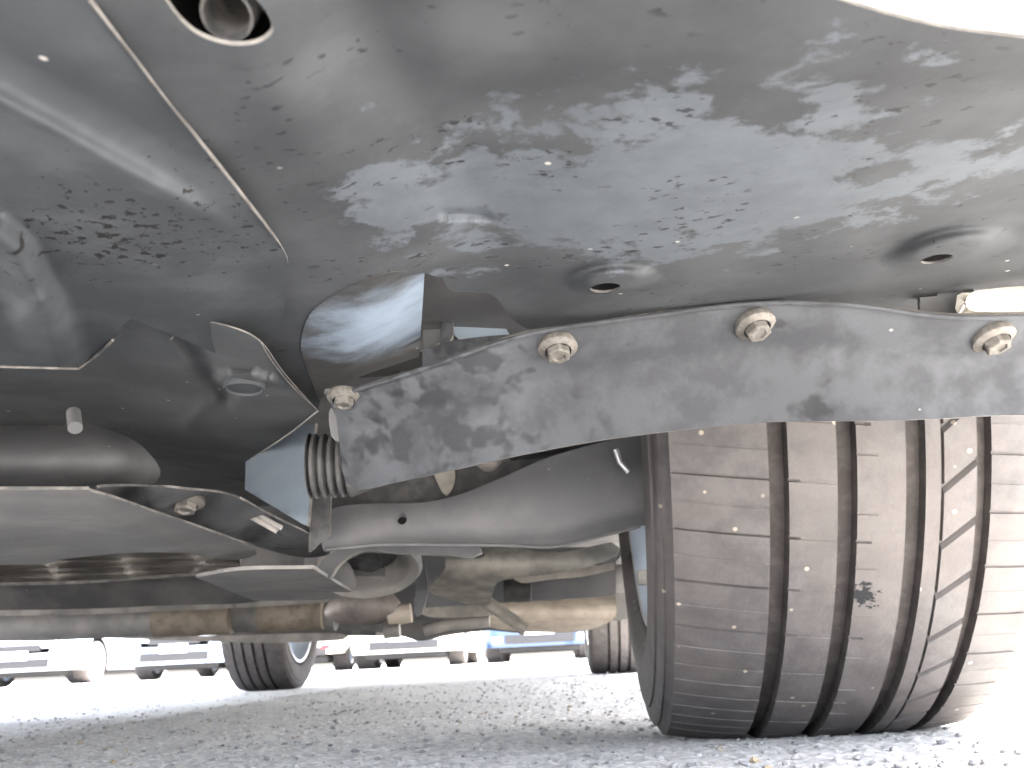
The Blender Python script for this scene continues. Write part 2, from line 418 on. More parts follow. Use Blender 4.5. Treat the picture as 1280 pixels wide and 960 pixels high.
TR, TW = .325, .0442
def tyre_mesh(name, fine=True):
    G = [(-1.5*TW, .0064), (-.5*TW, .0064), (.5*TW, .0064), (1.5*TW, .0048)]   # grooves: place, half width
    thin = .5*TW+.0172
    half, shoulder, hin = .128, .114, .151
    # lateral stations
    ss = [(-hin*.80, .222), (-hin*.93, .235), (-hin*.99, .252), (-hin*1.0, .266), (-hin*.995, .280), (-hin*.985, .290), (-hin*.984, .2925), (-hin*.972, .2930), (-hin*.965, .3000), (-.1450, .3065), (-.1430, .3095), (-.1422, .3088), (-.1395, .3115)]
    so_ = [(half*.80, .222), (half*.93, .235), (half*1.0, .258), (half*1.0, .272), (half*.99, .288), (half*.965, .302), (.1150, .3115)]
    lat = [-.1365, -.1345, -.131, -.127, -.123, -.119]+list(np.linspace(-shoulder, shoulder, 60 if fine else 22))
    for g, w in G:
        lat = [s for s in lat if abs(s-g) > w+.0015]+[g-w-.0007, g-w, g-w*.8, g-w*.5, g, g+w*.5, g+w*.8, g+w, g+w+.0007]
    if fine:
        lat = [s for s in lat if abs(s-thin) > .0015]+[thin-.0011, thin-.0007, thin+.0007, thin+.0011]
    lat = sorted(lat)
    npitch = 50
    if fine:
        ph = [0, .022, .03, .07, .078, .16, .26, .36, .5, .518, .53, .56, .57, .66, .78, .9]
    else: ph = [0, .5]
    T = np.array([(i+p) for i in range(npitch) for p in ph])/npitch*2*math.pi
    P = np.array([p for i in range(npitch) for p in ph]); I = np.array([i for i in range(npitch) for p in ph])
    cols = []
    def crown(s):
        if s < 0: s = s*.86
        return TR - .006*(abs(s)/shoulder)**3.2 - .0012*(abs(s)/shoulder)
    rows = []
    for s, r in ss: rows.append((s, np.full(len(T), r), 0*T))
    for s in lat:
        r = np.full(len(T), crown(s)); sh = 0*T
        groove = False
        for g, w in G:
            if abs(s-g) < w*.9: r = r-.0085; groove = True
        if fine and abs(s-thin) < .0009: r -= .003; groove = True
        if fine and not groove:
            if -.135 < s < G[0][0]-.006:                       # inner shoulder: long cuts and hairline cuts
                r -= .0026*((P >= .03) & (P <= .07))
                r -= .0005*((P >= .53) & (P <= .56))
            elif G[0][0] < s < G[1][0]:
                w0 = (I % 2 == 0)
                near = abs(s-(G[0][0]+.0095)) < .0035
                r -= (.0032 if near else .0005)*((P >= .03) & (P <= .07))
            elif G[1][0] < s < G[2][0]:
                if s < G[1][0]+.013: r -= .0022*((P >= .03) & (P <= .07))*(I % 2 == 0)
                r -= .0008*((P >= .53) & (P <= .56))*(s < G[1][0]+.02)
            elif thin < s < G[3][0]: r -= .0036*((P >= .022) & (P <= .078))
            elif G[3][0] < s < .104: r -= .0014*((P >= .03) & (P <= .07)); r -= .0004*((P >= .53) & (P <= .56))
        off = (np.clip(s-thin, 0, G[3][0]-thin))*.95/TR if fine else 0
        tilt = (s-G[0][0])*-.12/TR if fine else 0
        rows.append((s, r, off+tilt+0*T))
    for s, r in so_[::-1]: rows.append((s, np.full(len(T), r), rows[-1][2] if False else (rows[len(ss)+len(lat)-1][2])))
    verts = []
    for s, r, o in rows:
        a = T-o
        # flattened contact patch
        x = np.full(len(T), s); y = np.sin(a)*r; z = -np.cos(a)*r
        z = np.maximum(z, -TR+.0042+.0*x)
        verts.append(np.stack([x, y, z], 1))
    nT = len(T); nr = len(rows); v = np.concatenate(verts)
    j = np.arange(nT); jn = (j+1) % nT; f = []
    for i in range(nr-1): f.append(np.stack([i*nT+j, i*nT+jn, (i+1)*nT+jn, (i+1)*nT+j], 1))
    # inner closing of the carcass
    f = np.concatenate(f)[:, ::-1]
    gm = []
    for i in range(nr-1):
        mid = (rows[i][0]+rows[i+1][0])/2
        gm += [1 if any(abs(mid-g) < w*.98 for g, w in G) or (fine and abs(mid-thin) < .0008) else 0]*nT
    me = bpy.data.meshes.new(name); me.from_pydata(v.tolist(), [], f.tolist()); me.update(); me.polygons.foreach_set('material_index', gm)
    me.polygons.foreach_set('use_smooth', [True]*len(me.polygons)); me.set_sharp_from_angle(angle=math.radians(28))
    return me
def rim_mesh():
    prof = [(-.106, .2235), (-.110, .2255), (-.112, .222), (-.111, .2165), (-.104, .2125), (-.098, .213), (-.085, .205), (-.06, .199), (0, .195), (.05, .197), (.085, .203), (.10, .213),
            (.110, .2165), (.113, .222), (.109, .2265), (.1, .226), (.06, .216), (-.06, .216), (-.1, .222)]
    seg = 96; V, F, MI = [], [], []; prof = [(a*1.26 if a < 0 else a, b_) for a, b_ in prof]
    for s, r in prof:
        for j in range(seg):
            t = 2*math.pi*j/seg; V.append((s, math.sin(t)*r, -math.cos(t)*r))
    for i in range(len(prof)-1):
        for j in range(seg):
            k = (j+1) % seg; F.append((i*seg+j, (i+1)*seg+j, (i+1)*seg+k, i*seg+k)); MI.append(1 if i < 3 or 11 <= i <= 14 else 0)
    # ten spokes and the hub at the outer side
    for q in range(10):
        t = 2*math.pi*(q+.3)/10
        for (r0, r1, w0, w1, s0, s1) in ((.05, .208, .016, .011, .070, .098),):
            b = len(V)
            for (r, w, s) in ((r0, w0, s0), (r1, w1, s1)):
                for (dw, ds) in ((-w, -.012), (w, -.012), (w*.7, .012), (-w*.7, .012)):
                    y = math.sin(t)*r+math.cos(t)*dw; z = -math.cos(t)*r+math.sin(t)*dw; V.append((s+ds, y, z))
            for a in range(4):
                c = (a+1) % 4; F.append((b+a, b+c, b+4+c, b+4+a)); MI.append(0)
            F.append((b+3, b+2, b+1, b)); F.append((b+4, b+5, b+6, b+7)); MI += [0, 0]
    b = len(V)
    for (s, r) in ((.045, .0), (.045, .075), (.085, .075), (.09, .0)):
        for j in range(24):
            t = 2*math.pi*j/24; V.append((s, math.sin(t)*max(r, .001), -math.cos(t)*max(r, .001)))
    for i in range(3):
        for j in range(24):
            k = (j+1) % 24; F.append((b+i*24+j, b+(i+1)*24+j, b+(i+1)*24+k, b+i*24+k)); MI.append(0)
    me = bpy.data.meshes.new('rim'); me.from_pydata(V, [], F); me.update(); me.polygons.foreach_set('material_index', MI)
    me.polygons.foreach_set('use_smooth', [True]*len(F)); me.set_sharp_from_angle(angle=math.radians(35))
    return me
TM, TM2, RM = tyre_mesh('tyre'), tyre_mesh('tyre', False), rim_mesh()
for me_, mm in ((TM, [M['rubber'], M['groove']]), (TM2, [M['rubber2'], M['groove']]), (RM, [M['alloy'], M['rimlip']])):
    for x in mm: me_.materials.append(x)
def disc_mesh():
    bm = bmesh.new()
    bmesh.ops.create_cone(bm, cap_ends=True, segments=48, radius1=.15, radius2=.15, depth=.022)
    bmesh.ops.create_cone(bm, cap_ends=True, segments=32, radius1=.075, radius2=.07, depth=.06, matrix=Matrix.Translation((0, 0, .03)))
    bmesh.ops.rotate(bm, matrix=Matrix.Rotation(math.pi/2, 3, 'Y'), verts=bm.verts)
    me = bpy.data.meshes.new('brake_disc'); bm.to_mesh(me); bm.free(); me.materials.append(M['disc']); return me
DM = disc_mesh()
def wheel(parent, x, y, rz=0., flip=False, fine=False, disc=True):
    w = empty('wheel', (x, y, TR-.004), rz + (math.pi if flip else 0), parent)
    for nm, me, dx in (('tyre', TM if fine else TM2, 0), ('rim', RM, 0)) + ((('brake_disc', DM, -.0),) if disc else ()):
        o = bpy.data.objects.new(nm, me); COL.objects.link(o); o.parent = w; o.location.x = dx
    return w

# ------------------------------------------------------------------ car bodies
def shell(parent, x0, yf, paint, glass, trim, length=(-.86, 3.62), wb=2.774, hw=.89, zsill=.2, roof=1.44, floor=True, detail=True):
    """body skin of a small saloon: nose at yf+length[0], tail at yf+length[1]; the front axle sits at yf"""
    ya, yb = length
    st = sorted(set([ya, ya+.03, ya+.09, ya+.2, ya+.35, -.42, 0, .42, .9, 1.5, 2.0, wb-.42, wb, wb+.42, yb-.3, yb-.15, yb-.05, yb]+[a+.40*math.cos(q) for a in (0, wb) for q in np.linspace(0, math.pi, 13)]))
    def zb(y):
        for a in (0, wb):
            d = abs(y-a)
            if d < .40: return max(zsill, .33+math.sqrt(max(0, .16-d*d))*.98)
        if y < -.4: return zsill+.02
        if y > wb+.4: return zsill+.06
        return zsill
    def hwid(y):
        k = 0
        if y < ya+.35: k = .34*(1-math.sqrt(max(0, 1-((ya+.35-y)/.35)**2)))
        if y > yb-.3: k = .2*(1-math.sqrt(max(0, 1-((y-yb+.3)/.3)**2)))
        return hw-k
    def belt(y): return float(np.interp(y, [ya, ya+.04, ya+.3, .3, .6, 2.9, yb-.1, yb], [.60, .68, .78, .92, .95, 1.0, .98, .80]))
    def top(y): return float(np.interp(y, [ya, .35, 1.15, 1.5, 2.3, 2.9, yb-.08, yb], [0, 0, roof-.03, roof, roof-.01, roof-.12, 1.0, 0]))
    V = []; sec = 0
    rows = []
    for y in st:
        w = hwid(y); b = belt(y); z0 = zb(y); t = max(top(y), b+.005)
        g = min(1, (t-b)/.4)
        pts = [(w-.03, z0), (w, max(z0+.02, .34)), (w+.0, max(z0+.05, .55)), (w-.02, max(z0+.08, b-.12)), (w-.07, b), (w-.07-.24*g, t-.05*g), (w-.07-.34*g, t), (0, t+.03*g+.02)]
        rows.append(pts)
    def strip(name, i0, i1, mat):
        v, f = [], []
        n = i1-i0+1
        for s in (1, -1):
            b0 = len(v)
            for y, p in zip(st, rows):
                for k in range(i0, i1+1): v.append((x0+s*p[k][0], yf+y, p[k][1]))
            for a in range(len(st)-1):
                for k in range(n-1):
                    q = (b0+a*n+k, b0+a*n+k+1, b0+(a+1)*n+k+1, b0+(a+1)*n+k); f.append(q if s > 0 else q[::-1])
        return raw(name, v, f, mat, parent, angle=50)
    body = strip('body', 0, 4, paint); strip('window_band', 4, 5, glass); strip('roof', 5, 7, paint)
    # nose and tail faces
    for name, i in (('front_bumper', 0), ('rear_bumper', len(st)-1)):
        p = rows[i]; v = []; f = []
        for s in (1, -1):
            for k in range(8): v.append((x0+s*p[k][0], yf+st[i], p[k][1]))
        for k in range(7): f.append((k, k+1, 8+k+1, 8+k))
        raw(name, v, f, paint, parent)
    if floor:
        v = [(x0-.62, yf+ya+.12, zsill+.04), (x0+.62, yf+ya+.12, zsill+.04), (x0+.62, yf+yb-.05, zsill+.07), (x0-.62, yf+yb-.05, zsill+.07)]
        raw('floor_pan', v, [(0, 1, 2, 3)], trim, parent)
        for (y0, y1) in ((ya+.3, -.42), (.42, wb-.42), (wb+.42, yb-.06)):
            for s in (1, -1):
                v = [(x0+s*.6, yf+y0, zsill+.045), (x0+s*(hw-.04), yf+y0, zsill+.02), (x0+s*(hw-.04), yf+y1, zsill+.02), (x0+s*.6, yf+y1, zsill+.045)]; raw('sill_underside', v, [(0, 1, 2, 3)], trim, parent)
        # wheel housings
        for a in (0, wb):
            for s in (1, -1):
                vv, ff = [], []
                for q in np.linspace(-.25, math.pi+.25, 18):
                    for xx in (.60, hw-.03): vv.append((x0+s*xx, yf+a+.41*math.cos(q), .33+.405*math.sin(q)))
                for k in range(17): ff.append((2*k, 2*k+1, 2*k+3, 2*k+2))
                b = len(vv)
                vv.append((x0+s*.60, yf+a, .33))
                for k in range(17): ff.append((b, 2*k, 2*k+2))
                raw('wheel_liner', vv, ff, trim, parent)
    return body
M['glass_dark'] = simple('tinted_glass', (.03, .04, .045), .08)
WX, WY, TOE = .2348, .9020, -.0367
CX = WX-.695                                # centre line of the car
WB, TRK = 2.798, 1.36
car = empty('parked_car')
tag(car, 'white car seen from underneath, its front tyre and dark undertray close to the camera', 'car')
shell(car, CX, WY, M['paint'], M['glass_dark'], M['floor'], length=(-.83, 3.75), wb=WB, hw=.885)
fwheel = wheel(car, WX, WY, TOE, fine=True)
wheel(car, WX-TRK, WY, TOE, flip=True)
for rw in (wheel(car, WX+.035, WY+WB), wheel(car, WX+.045-TRK, WY+WB, flip=True)): rw.scale = (.84, 1, 1)

# --- plastics
def wc(px, py, z=.2): p = at_z([px], [py], z)[0]; return p
c0 = wc(840, 215, .21)
M['tray'] = worn('grey_moulded_tray', (.039, .0425, .046), (.059, .0635, .0675), .74, 22, (.38, .66), patches=(c0[0]+.006, c0[1]+.018, (.104, .072), (.088, .100, .112), .62, 2.2, .075), spots=(200, .63, .48), spec=.25, flat=.2)
cv = at_z([110], [285], .2)[0]; sb = at_y([560], [520], .42)[0]
M['cover'] = worn('dark_undercover', (.042, .047, .051), (.064, .070, .075), .70, 26, (.40, .64), patches=(cv[0]+.01, cv[1], (.15, .10), (.012, .012, .012), 1.20, 2.2, .03, 230, 3), spec=.25, flat=.2)
M['cover2'] = worn('dark_undercover_smooth', (.085, .087, .090), (.125, .126, .128), .7, 18, (.42, .66), spots=(60, .58, .5), spec=.35)
M['cover3'] = worn('dark_undercover_dusty', (.066, .070, .073), (.096, .10, .103), .72, 18, (.4, .66), spec=.3, flat=.2)
M['flap'] = worn('rubber_deflector', (.052, .055, .060), (.084, .089, .096), .70, 40, (.36, .6), patches=(sb[0], sb[1], (.10, .30), (.038, .040, .044), 1.08, 2.2, .2, 75, 2), spots=(42, .60, .46), spec=.25, bumps=.35)
M['blue'] = worn('blue_grey_plastic_sky_tint', (.26, .315, .37), (.32, .37, .41), .5, 20, (.4, .7))  # on side_bracket the pale blue base stands in for reflected sky
M['arm'] = worn('coated_arm_steel', (.13, .133, .136), (.18, .18, .18), .8, 16, (.4, .7))
M['cast'] = worn('dusty_cast_metal', (.26, .245, .215), (.42, .39, .33), .6, 45, (.35, .62), .1)
M['beige'] = worn('dusty_beige_shield', (.42, .36, .29), (.58, .52, .43), .6, 30, (.35, .62))
M['rust'] = worn('rusty_exhaust', (.21, .175, .135), (.32, .275, .22), .7, 40, (.35, .6), .2)
M['brownpink'] = worn('heat_tinted_steel', (.19, .165, .155), (.28, .245, .225), .5, 35, (.35, .6), .3)
M['black'] = worn('black_rubber', (.065, .066, .067), (.105, .103, .10), .6, 60, specks=False, spec=.3)
M['greypanel'] = worn('grey_underfloor', (.19, .188, .187), (.28, .272, .262), .6, 16, (.4, .65))
M['lightrail'] = worn('pale_dusty_rail', (.24, .23, .215), (.36, .34, .31), .5, 20, (.4, .6))

def circ(px, py, z, r, n=18, sy=.08, sx=0., ax=1.):
    """a round opening of radius r (m) lying in a near level sheet, as it is sighted"""
    c = at_z([px], [py], z, sx, sy)[0]; out = []
    for k in range(n):
        a = 2*math.pi*k/n; p = c+np.array([r*ax*math.cos(a), r*math.sin(a), sy*r*math.sin(a)])
        d = p-CAM; zz = d@FW; out.append((640+FPX*(d@RT)/zz, 480-FPX*(d@UP)/zz))
    return out

# 1. the big tray -----------------------------------------------------------
A0, AS = .195, .08
tray_out = smooth([(-70, -240, 1), (25, -115), (112, 0), (215, 135), (345, 300, 1), (300, 350, 1), (290, 400), (320, 470), (398, 512, 1), (402, 488, 1), (392, 462), (384, 430), (398, 396), (440, 368), (490, 350), (530, 341, 1), (552, 349), (566, 364), (608, 366), (624, 376), (642, 400), (668, 413), (720, 408), (800, 394), (870, 384), (940, 377), (1050, 378), (1120, 384), (1162, 388, 1), (1168, 372, 1), (1212, 362), (1560, 345, 1), (1560, 84, 1), (1400, 64), (1280, 48), (1170, 33), (1050, 0), (960, -40), (880, -88), (680, -240, 1)])
STEP_L = [(380, -120), (425, 20), (470, 110), (530, 210), (575, 275), (592, 340), (600, 420)]
def tray_dz(px, py):
    b = at_z(px, py, A0, 0, AS); x, y = b[:, 0], b[:, 1]
    sl = np.array(smooth(STEP_L, False, 8)); sd = (px-np.interp(py, sl[:, 1], sl[:, 0]))*.85   # >0 right of the step
    dz = -.012*(1-sstep(-130, 50, sd))
    # broad hollow in the left part, and a pocket
    dz += .004*np.exp(-(((px-440)/75)**2+((py-265)/60)**2))
    # first mounting boss
    for (cx, cy, r, h) in ((765, 350, .0175, -.0042), (1186, 312, .022, -.0048)):
        c = at_z([cx], [cy], A0, 0, AS)[0]; q = np.hypot(x-c[0], y-c[1])/r
        dz += h*(1-sstep(.45, 1.2, q))
    # hollow beside the second boss
    dz += .0012*np.exp(-(((px-1120)/42)**2+((py-312)/24)**2))
    # small lipped corner
    dz += .0022*np.exp(-((py-268-.0022*(px-575)**2)/6.)**2)*sstep(545, 560, px)*sstep(625, 600, px)
    # long soft swellings across the tray
    dz += .0035*np.sin((px+py*1.6)/260.)*sstep(560, 760, px)
    dz += -.004*sstep(140, 60, py)*sstep(430, 560, px)
    return dz
def tray_surf(px, py): return at_z(px, py, A0+tray_dz(px, py), 0, AS)
h1 = circ(757, 360, A0-.005, .0062); h2 = circ(1171, 324, A0-.006, .0056)
bigh = smooth([(196, -30), (215, 12), (245, 42), (285, 56), (322, 54), (342, 38), (332, 14), (310, -12), (290, -40), (240, -60)])
tray = sheet('undertray', tray_out, tray_surf, M['tray'], car, 5.5, .0010, [h1, h2, bigh], refine=((762, 352, 70, 40, 2.5), (1182, 318, 95, 52, 2.5), (588, 268, 48, 22, 2.5)))
def zs(surf, px, py, off=0.):
    p = surf(np.array([float(px)]), np.array([float(py)]))[0]; return p + np.array([0, 0, off])

def bead(name, pts, surf, r, mat, parent):
    q = np.array(seg_resample(smooth(pts, False, 6), 6)[:-1]); k = np.hypot(q[:, 0]-pts[-1][0], q[:, 1]-pts[-1][1]).argmin()
    q = q[:k+1]; w_ = surf(q[:, 0], q[:, 1]); w_ = w_+(CAM-w_)*.005
    return tube(name, list(w_), r, mat, parent, 8)
lathe('hole_shade_cup', at_z([757], [360], A0-.005, 0, AS)[0]+np.array([0, .002, .0018]), (0, 0, 1), [(0, .009), (.012, .009), (.012, 0)], M['hole_dark'], tray, 20)  # dark cup added behind the hole to shut out stray light
lathe('hole_shade_cup', at_z([1171], [324], A0-.006, 0, AS)[0]+np.array([.001, .003, .0065]), (0, 0, 1), [(0, .010), (.012, .010), (.012, 0)], M['hole_dark'], tray, 20)  # second added cup, keeps this hole dark
lathe('opening_shade_cup', at_z([268], [-8], .2065)[0]+np.array([0, .006, 0]), (0, 0, 1), [(0, .018), (.024, .018), (.024, 0)], M['hole_dark'], tray, 28)  # dark cup added above the oval opening to keep it black
# pipe end seen through the oval opening
c = at_z([290], [9], A0+.013)[0]
lathe('tow_eye_socket', c, (0, -.55, -.84), [(-.05, .0056), (.004, .0056), (.0050, .0053), (.0050, .0047), (.003, .0043), (-.03, .0042), (-.03, 0)], worn('rusty_socket', (.10, .10, .10), (.20, .19, .18), .5, 150, (.4, .6), .4, False), tray, 28)
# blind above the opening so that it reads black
bevel_box('opening_blind', (c[0]-.01, c[1]+.03, c[2]+.055), (.12, .14, .05), M['hole_dark'], car, bev=.008)

bevel_box('bay_light_blocker', (-.25, .295, .246), (1.1, .47, .008), M['hole_dark'], car, bev=.002)  # unseen black panel added to block light above the tray openings
# 2. left undercover ---------------------------------------------------------
D0 = .179
cov_out = smooth([(-380, -240, 1), (-66, -240, 1), (27, -115), (113, 0), (216, 135), (346, 300), (357, 345), (352, 400), (330, 446, 1), (300, 452), (180, 405), (158, 402), (141, 425), (98, 461, 1), (-380, 456, 1)])
def cov_surf(px, py):
    dz = 0*px
    R_ = [(-120, 60), (0, 128), (70, 165), (150, 210), (235, 255), (330, 305)]
    R_ = np.array(smooth(R_, False, 6)); d = (py-np.interp(px, R_[:, 0], R_[:, 1]))*.82; fade = sstep(360, 150, px)
    dz += -.0032*np.exp(-(d/13)**2)*fade
    dz += .0035*sstep(0, 60, -d)*(fade)                      # above the rib the sheet is hollowed
    dz += .0012*np.exp(-(((px-215)/60)**2+((py-175)/70)**2))
    # moulded box at the left
    B = [(-120, 262), (5, 272), (38, 300), (58, 340), (72, 372), (100, 462)]
    d, s = dist_line(px, py, B); sd = d*s
    dz += -.0075*sstep(-10, 26, sd)
    dz += .006*sstep(25, 70, sd)*sstep(460, 380, py)
    d, s = dist_line(px, py, [(30, 395), (64, 372), (100, 458)])
    dz += -.0025*np.exp(-(d/14)**2)
    dz += -.0016*np.exp(-((np.hypot(px-110, py-60))/50)**2)
    dz += .0032*sstep(230, 310, py)*sstep(220, 320, px)
    return at_z(px, py, D0+dz, 0, AS)
cover = sheet('engine_undercover', cov_out, cov_surf, M['cover'], car, 4.5, .0008)
bead('seam_edge', [(112, 0), (165, 68), (216, 135), (282, 218), (346, 300)], cov_surf, .0003, M['edge'], cover)
bead('seam_edge', [(-60, 457), (20, 459), (98, 461)], cov_surf, .0006, M['edge'], cover)
bead('seam_edge', [(98, 461), (122, 443), (141, 425)], cov_surf, .0006, M['edge'], cover)

# 3. lower centre cover ------------------------------------------------------
lc_out = smooth([(-380, 400, 1), (150, 392), (230, 398), (290, 410), (326, 428), (356, 468), (397, 514, 1), (360, 543), (313, 574, 1), (306, 612, 1), (200, 618), (-380, 618, 1)])
pc = at_z([306], [474], .1772, -.03, .07)[0]
def lc_surf(px, py):
    b = at_z(px, py, .1772, -.03, .07); dz = 0.*px
    for L, hgt, w in (([(200, 376), (245, 440), (278, 492)], .006, 14), ([(232, 356), (300, 408), (336, 440)], -.002, 12), ([(278, 492), (262, 500), (235, 530)], -.0015, 9)):
        d, s = dist_line(px, py, L); dz += hgt*np.exp(-(d/w)**2)
    dz += .0080*sstep(335, 150, px)
    q = np.hypot(b[:, 0]-pc[0], b[:, 1]-pc[1])
    dz += -.003*sstep(.018, .012, q)
    dz += .004*np.exp(-(((px-60)/150)**2+((py-490)/28)**2))
    dz += .0015*np.exp(-(((px-215)/45)**2+((py-488)/16)**2))
    return at_z(px, py, .1772+dz, -.03, .07)
lowc = sheet('centre_undercover', lc_out, lc_surf, M['cover3'], car, 5, .0007)
lathe('drain_plug', pc+np.array([0, 0, -.0042]), (0, -.07, -1), [(-.003, .0095), (0, .0098), (.0012, .0093), (.0014, .0082), (.0003, .0076), (.0006, .004), (.0008, .0)], M['cover'], lowc, 32)
bead('folded_edge', [(326, 428), (340, 452), (366, 484), (397, 513)], lc_surf, .00035, M['edge'], lowc)
bead('folded_edge', [(397, 514), (360, 543), (313, 574)], lc_surf, .0005, M['lightrail'], lowc)

# 4. brackets, reflected sky painted in blue grey ------------------------------------------------------
def plate_surf(Y, tilt_x=0., tilt_z=0., bulge=None):
    def f(px, py):
        y = Y+0*px
        for _ in range(3):
            p = at_y(px, py, y); y = Y+tilt_x*p[:, 0]+tilt_z*(p[:, 2]-CAMH)
        if bulge is not None: y = y+bulge(px, py)
        return at_y(px, py, y)
    return f
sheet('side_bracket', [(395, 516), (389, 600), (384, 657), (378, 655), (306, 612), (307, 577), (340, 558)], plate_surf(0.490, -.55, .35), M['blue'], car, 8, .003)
def tri_surf(px, py):
    sl = np.array([(330, 540), (342, 488), (392, 444), (440, 418), (520, 400)], float)
    sd = px-np.interp(py, sl[:, 0], sl[:, 1])
    return at_z(px, py, A0+tray_dz(px, py)-.0004+.022*sstep(0, 160, sd), 0, AS)
tb = at_z([500], [395], A0, 0, AS)[0]
M['blue2'] = worn('bracket_sky_reflection', (.042, .041, .040), (.064, .062, .060), .62, 24, (.4, .66), patches=(tb[0]+.022, tb[1]-.002, (.070, .085), (.25, .31, .38), -.18, .6, .16), spec=.35)  # pale blue patch paints the sky reflected in the dark bracket
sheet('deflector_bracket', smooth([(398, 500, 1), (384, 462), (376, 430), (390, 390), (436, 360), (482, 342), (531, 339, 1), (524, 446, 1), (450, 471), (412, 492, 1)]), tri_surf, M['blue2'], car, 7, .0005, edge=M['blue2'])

# 5. tyre-front deflector strip ---------------------------------------------
top_l = smooth([(405, 492), (440, 488), (480, 474), (530, 460), (600, 436), (660, 417), (720, 409), (800, 396), (870, 386), (940, 379), (1000, 378), (1060, 380), (1130, 389), (1200, 396), (1290, 394), (1560, 388)], False)
bot_l = smooth([(1560, 524), (1280, 519), (1180, 523), (1100, 526), (960, 528), (830, 540), (740, 552), (640, 571), (590, 582), (540, 593), (490, 604), (455, 612), (436, 606), (427, 585), (424, 550), (420, 520)], False)
tl = np.array(top_l); bl = np.array(bot_l[::-1])
def flap_surf(px, py):
    t = np.interp(px, tl[:, 0], tl[:, 1]); b = np.interp(px, [420, 430, 455, 540, 640, 740, 830, 960, 1100, 1420], [560, 600, 612, 593, 571, 552, 540, 528, 526, 522])
    v = (py-t)/(b-t)
    y0 = .392+.03*sstep(620, 400, px)
    y = y0+.040*v-.016*v*v+.006*sstep(.1, .45, v)
    y += .0015*np.sin(px/90.)*np.sin(v*3.)
    y += .0009*np.exp(-((v-.40)/.06)**2)
    return at_y(px, py, y)
strip = sheet('tyre_deflector', top_l+bot_l, flap_surf, M['flap'], car, 7, .003, angle=60)
# worn edge burrs at the right end
def bolt(px, py, surf, parent, axis=(0, -.22, -.97), s=1., tint=None):
    c = zs(surf, px, py); ax = Vector(axis).normalized()
    o = bpy.data.objects.new('bolt', BM); COL.objects.link(o); o.parent = parent
    q = ax.to_track_quat('Z', 'Y'); o.rotation_mode = 'QUATERNION'; o.rotation_quaternion = q @ Matrix.Rotation(random.random()*2, 3, 'Z').to_quaternion()
    o.location = Vector(c)-ax*.0002; o.scale = (s, s, s)
    return o
def bolt_mesh():
    prof = [(-.002, .0078), (.0006, .0084), (.0012, .0083), (.0022, .0065), (.0026, .0056)]
    V, F = [], []; seg = 24
    for z, r in prof:
        for j in range(seg): V.append((r*math.cos(j*2*math.pi/seg), r*math.sin(j*2*math.pi/seg), z))
    for i in range(len(prof)-1):
        for j in range(seg): k = (j+1) % seg; F.append((i*seg+j, i*seg+k, (i+1)*seg+k, (i+1)*seg+j))
    b = len(V)
    for z, r in ((.0022, .0052), (.0050, .0052), (.0056, .0046), (.0056, .0032), (.0048, .0028), (.0046, .0)):
        for j in range(6): V.append((max(r, 1e-5)*math.cos(j*math.pi/3), max(r, 1e-5)*math.sin(j*math.pi/3), z))
    for i in range(5):
        for j in range(6): k = (j+1) % 6; F.append((b+i*6+j, b+i*6+k, b+(i+1)*6+k, b+(i+1)*6+j))
    me = bpy.data.meshes.new('bolt'); me.from_pydata(V, [], F); me.update(); me.materials.append(M['bolt'])
    me.polygons.foreach_set('use_smooth', [True]*len(F)); me.set_sharp_from_angle(angle=math.radians(30)); return me
BM = bolt_mesh()
bolt(697, 434, flap_surf, strip, (.05, -.34, -.94), 1.08); bolt(944, 406, flap_surf, strip, (.16, -.36, -.92), 1.12); bolt(1242, 422, flap_surf, strip, (.14, -.3, -.94), 1.15); bolt(430, 496, flap_surf, strip, s=.95)
bead('rolled_edge', [(440, 489), (530, 461), (660, 418), (800, 397), (940, 380), (1060, 381), (1200, 397), (1400, 391)], flap_surf, .0011, M['flap'], strip)

# painted bumper parts
def lip_surf(px, py):
    d, s = dist_line(px, py, [(680, -240), (880, -88), (960, -40), (1050, 0), (1170, 33), (1280, 48), (1400, 64), (1560, 84)])
    return at_z(px, py, A0-.002+.0*d+.00012*d, 0, AS)
sheet('bumper_lip', smooth([(682, -242, 1), (880, -90), (960, -42), (1050, -1), (1170, 32), (1280, 47), (1400, 63), (1560, 83, 1), (1560, -300, 1), (682, -300, 1)]), lip_surf, M['paint'], car, 12, .004, edge=M['paint'])
sheet('bumper_end', smooth([(1207, 378), (1214, 366), (1240, 361), (1300, 357), (1560, 350, 1), (1560, 390, 1), (1290, 391), (1235, 390), (1213, 388)]), plate_surf(0.392, 0, 0, lambda px, py: .004*((py-376)/14)**2), M['paint'], car, 5, .012, edge=M['paint'])
sheet('gap_filler', smooth([(1150, 368, 1), (1215, 355, 1), (1225, 392, 1), (1150, 395, 1)]), plate_surf(0.412), M['cover2'], car, 8, .003)

# 6. things behind the gap at the strip's left end ---------------------------
sheet('liner_post', smooth([(548, 345), (566, 352), (564, 385), (566, 420), (550, 432), (552, 390)]), plate_surf(.44), M['flap'], car, 5, .004)
sheet('liner_wall', smooth([(500, 320, 1), (700, 320, 1), (700, 440, 1), (500, 470, 1)]), plate_surf(0.490, .2, .3, lambda px, py: .006*np.sin(px/14.)), M['black'], car, 8)
sheet('liner_rib', smooth([(522, 335, 1), (552, 345), (560, 370), (556, 420), (530, 440, 1)]), plate_surf(0.450), M['cover2'], car, 6, .004)
sheet('liner_plate', smooth([(562, 372), (605, 366), (632, 410), (636, 428), (575, 425), (566, 400)]), plate_surf(0.460, .3), M['blue'], car, 6, .004)
sheet('liner_shelf', smooth([(528, 438, 1), (570, 425), (640, 418), (680, 420, 1), (600, 445), (528, 462, 1)]), plate_surf(0.435), M['flap'], car, 6, .004)
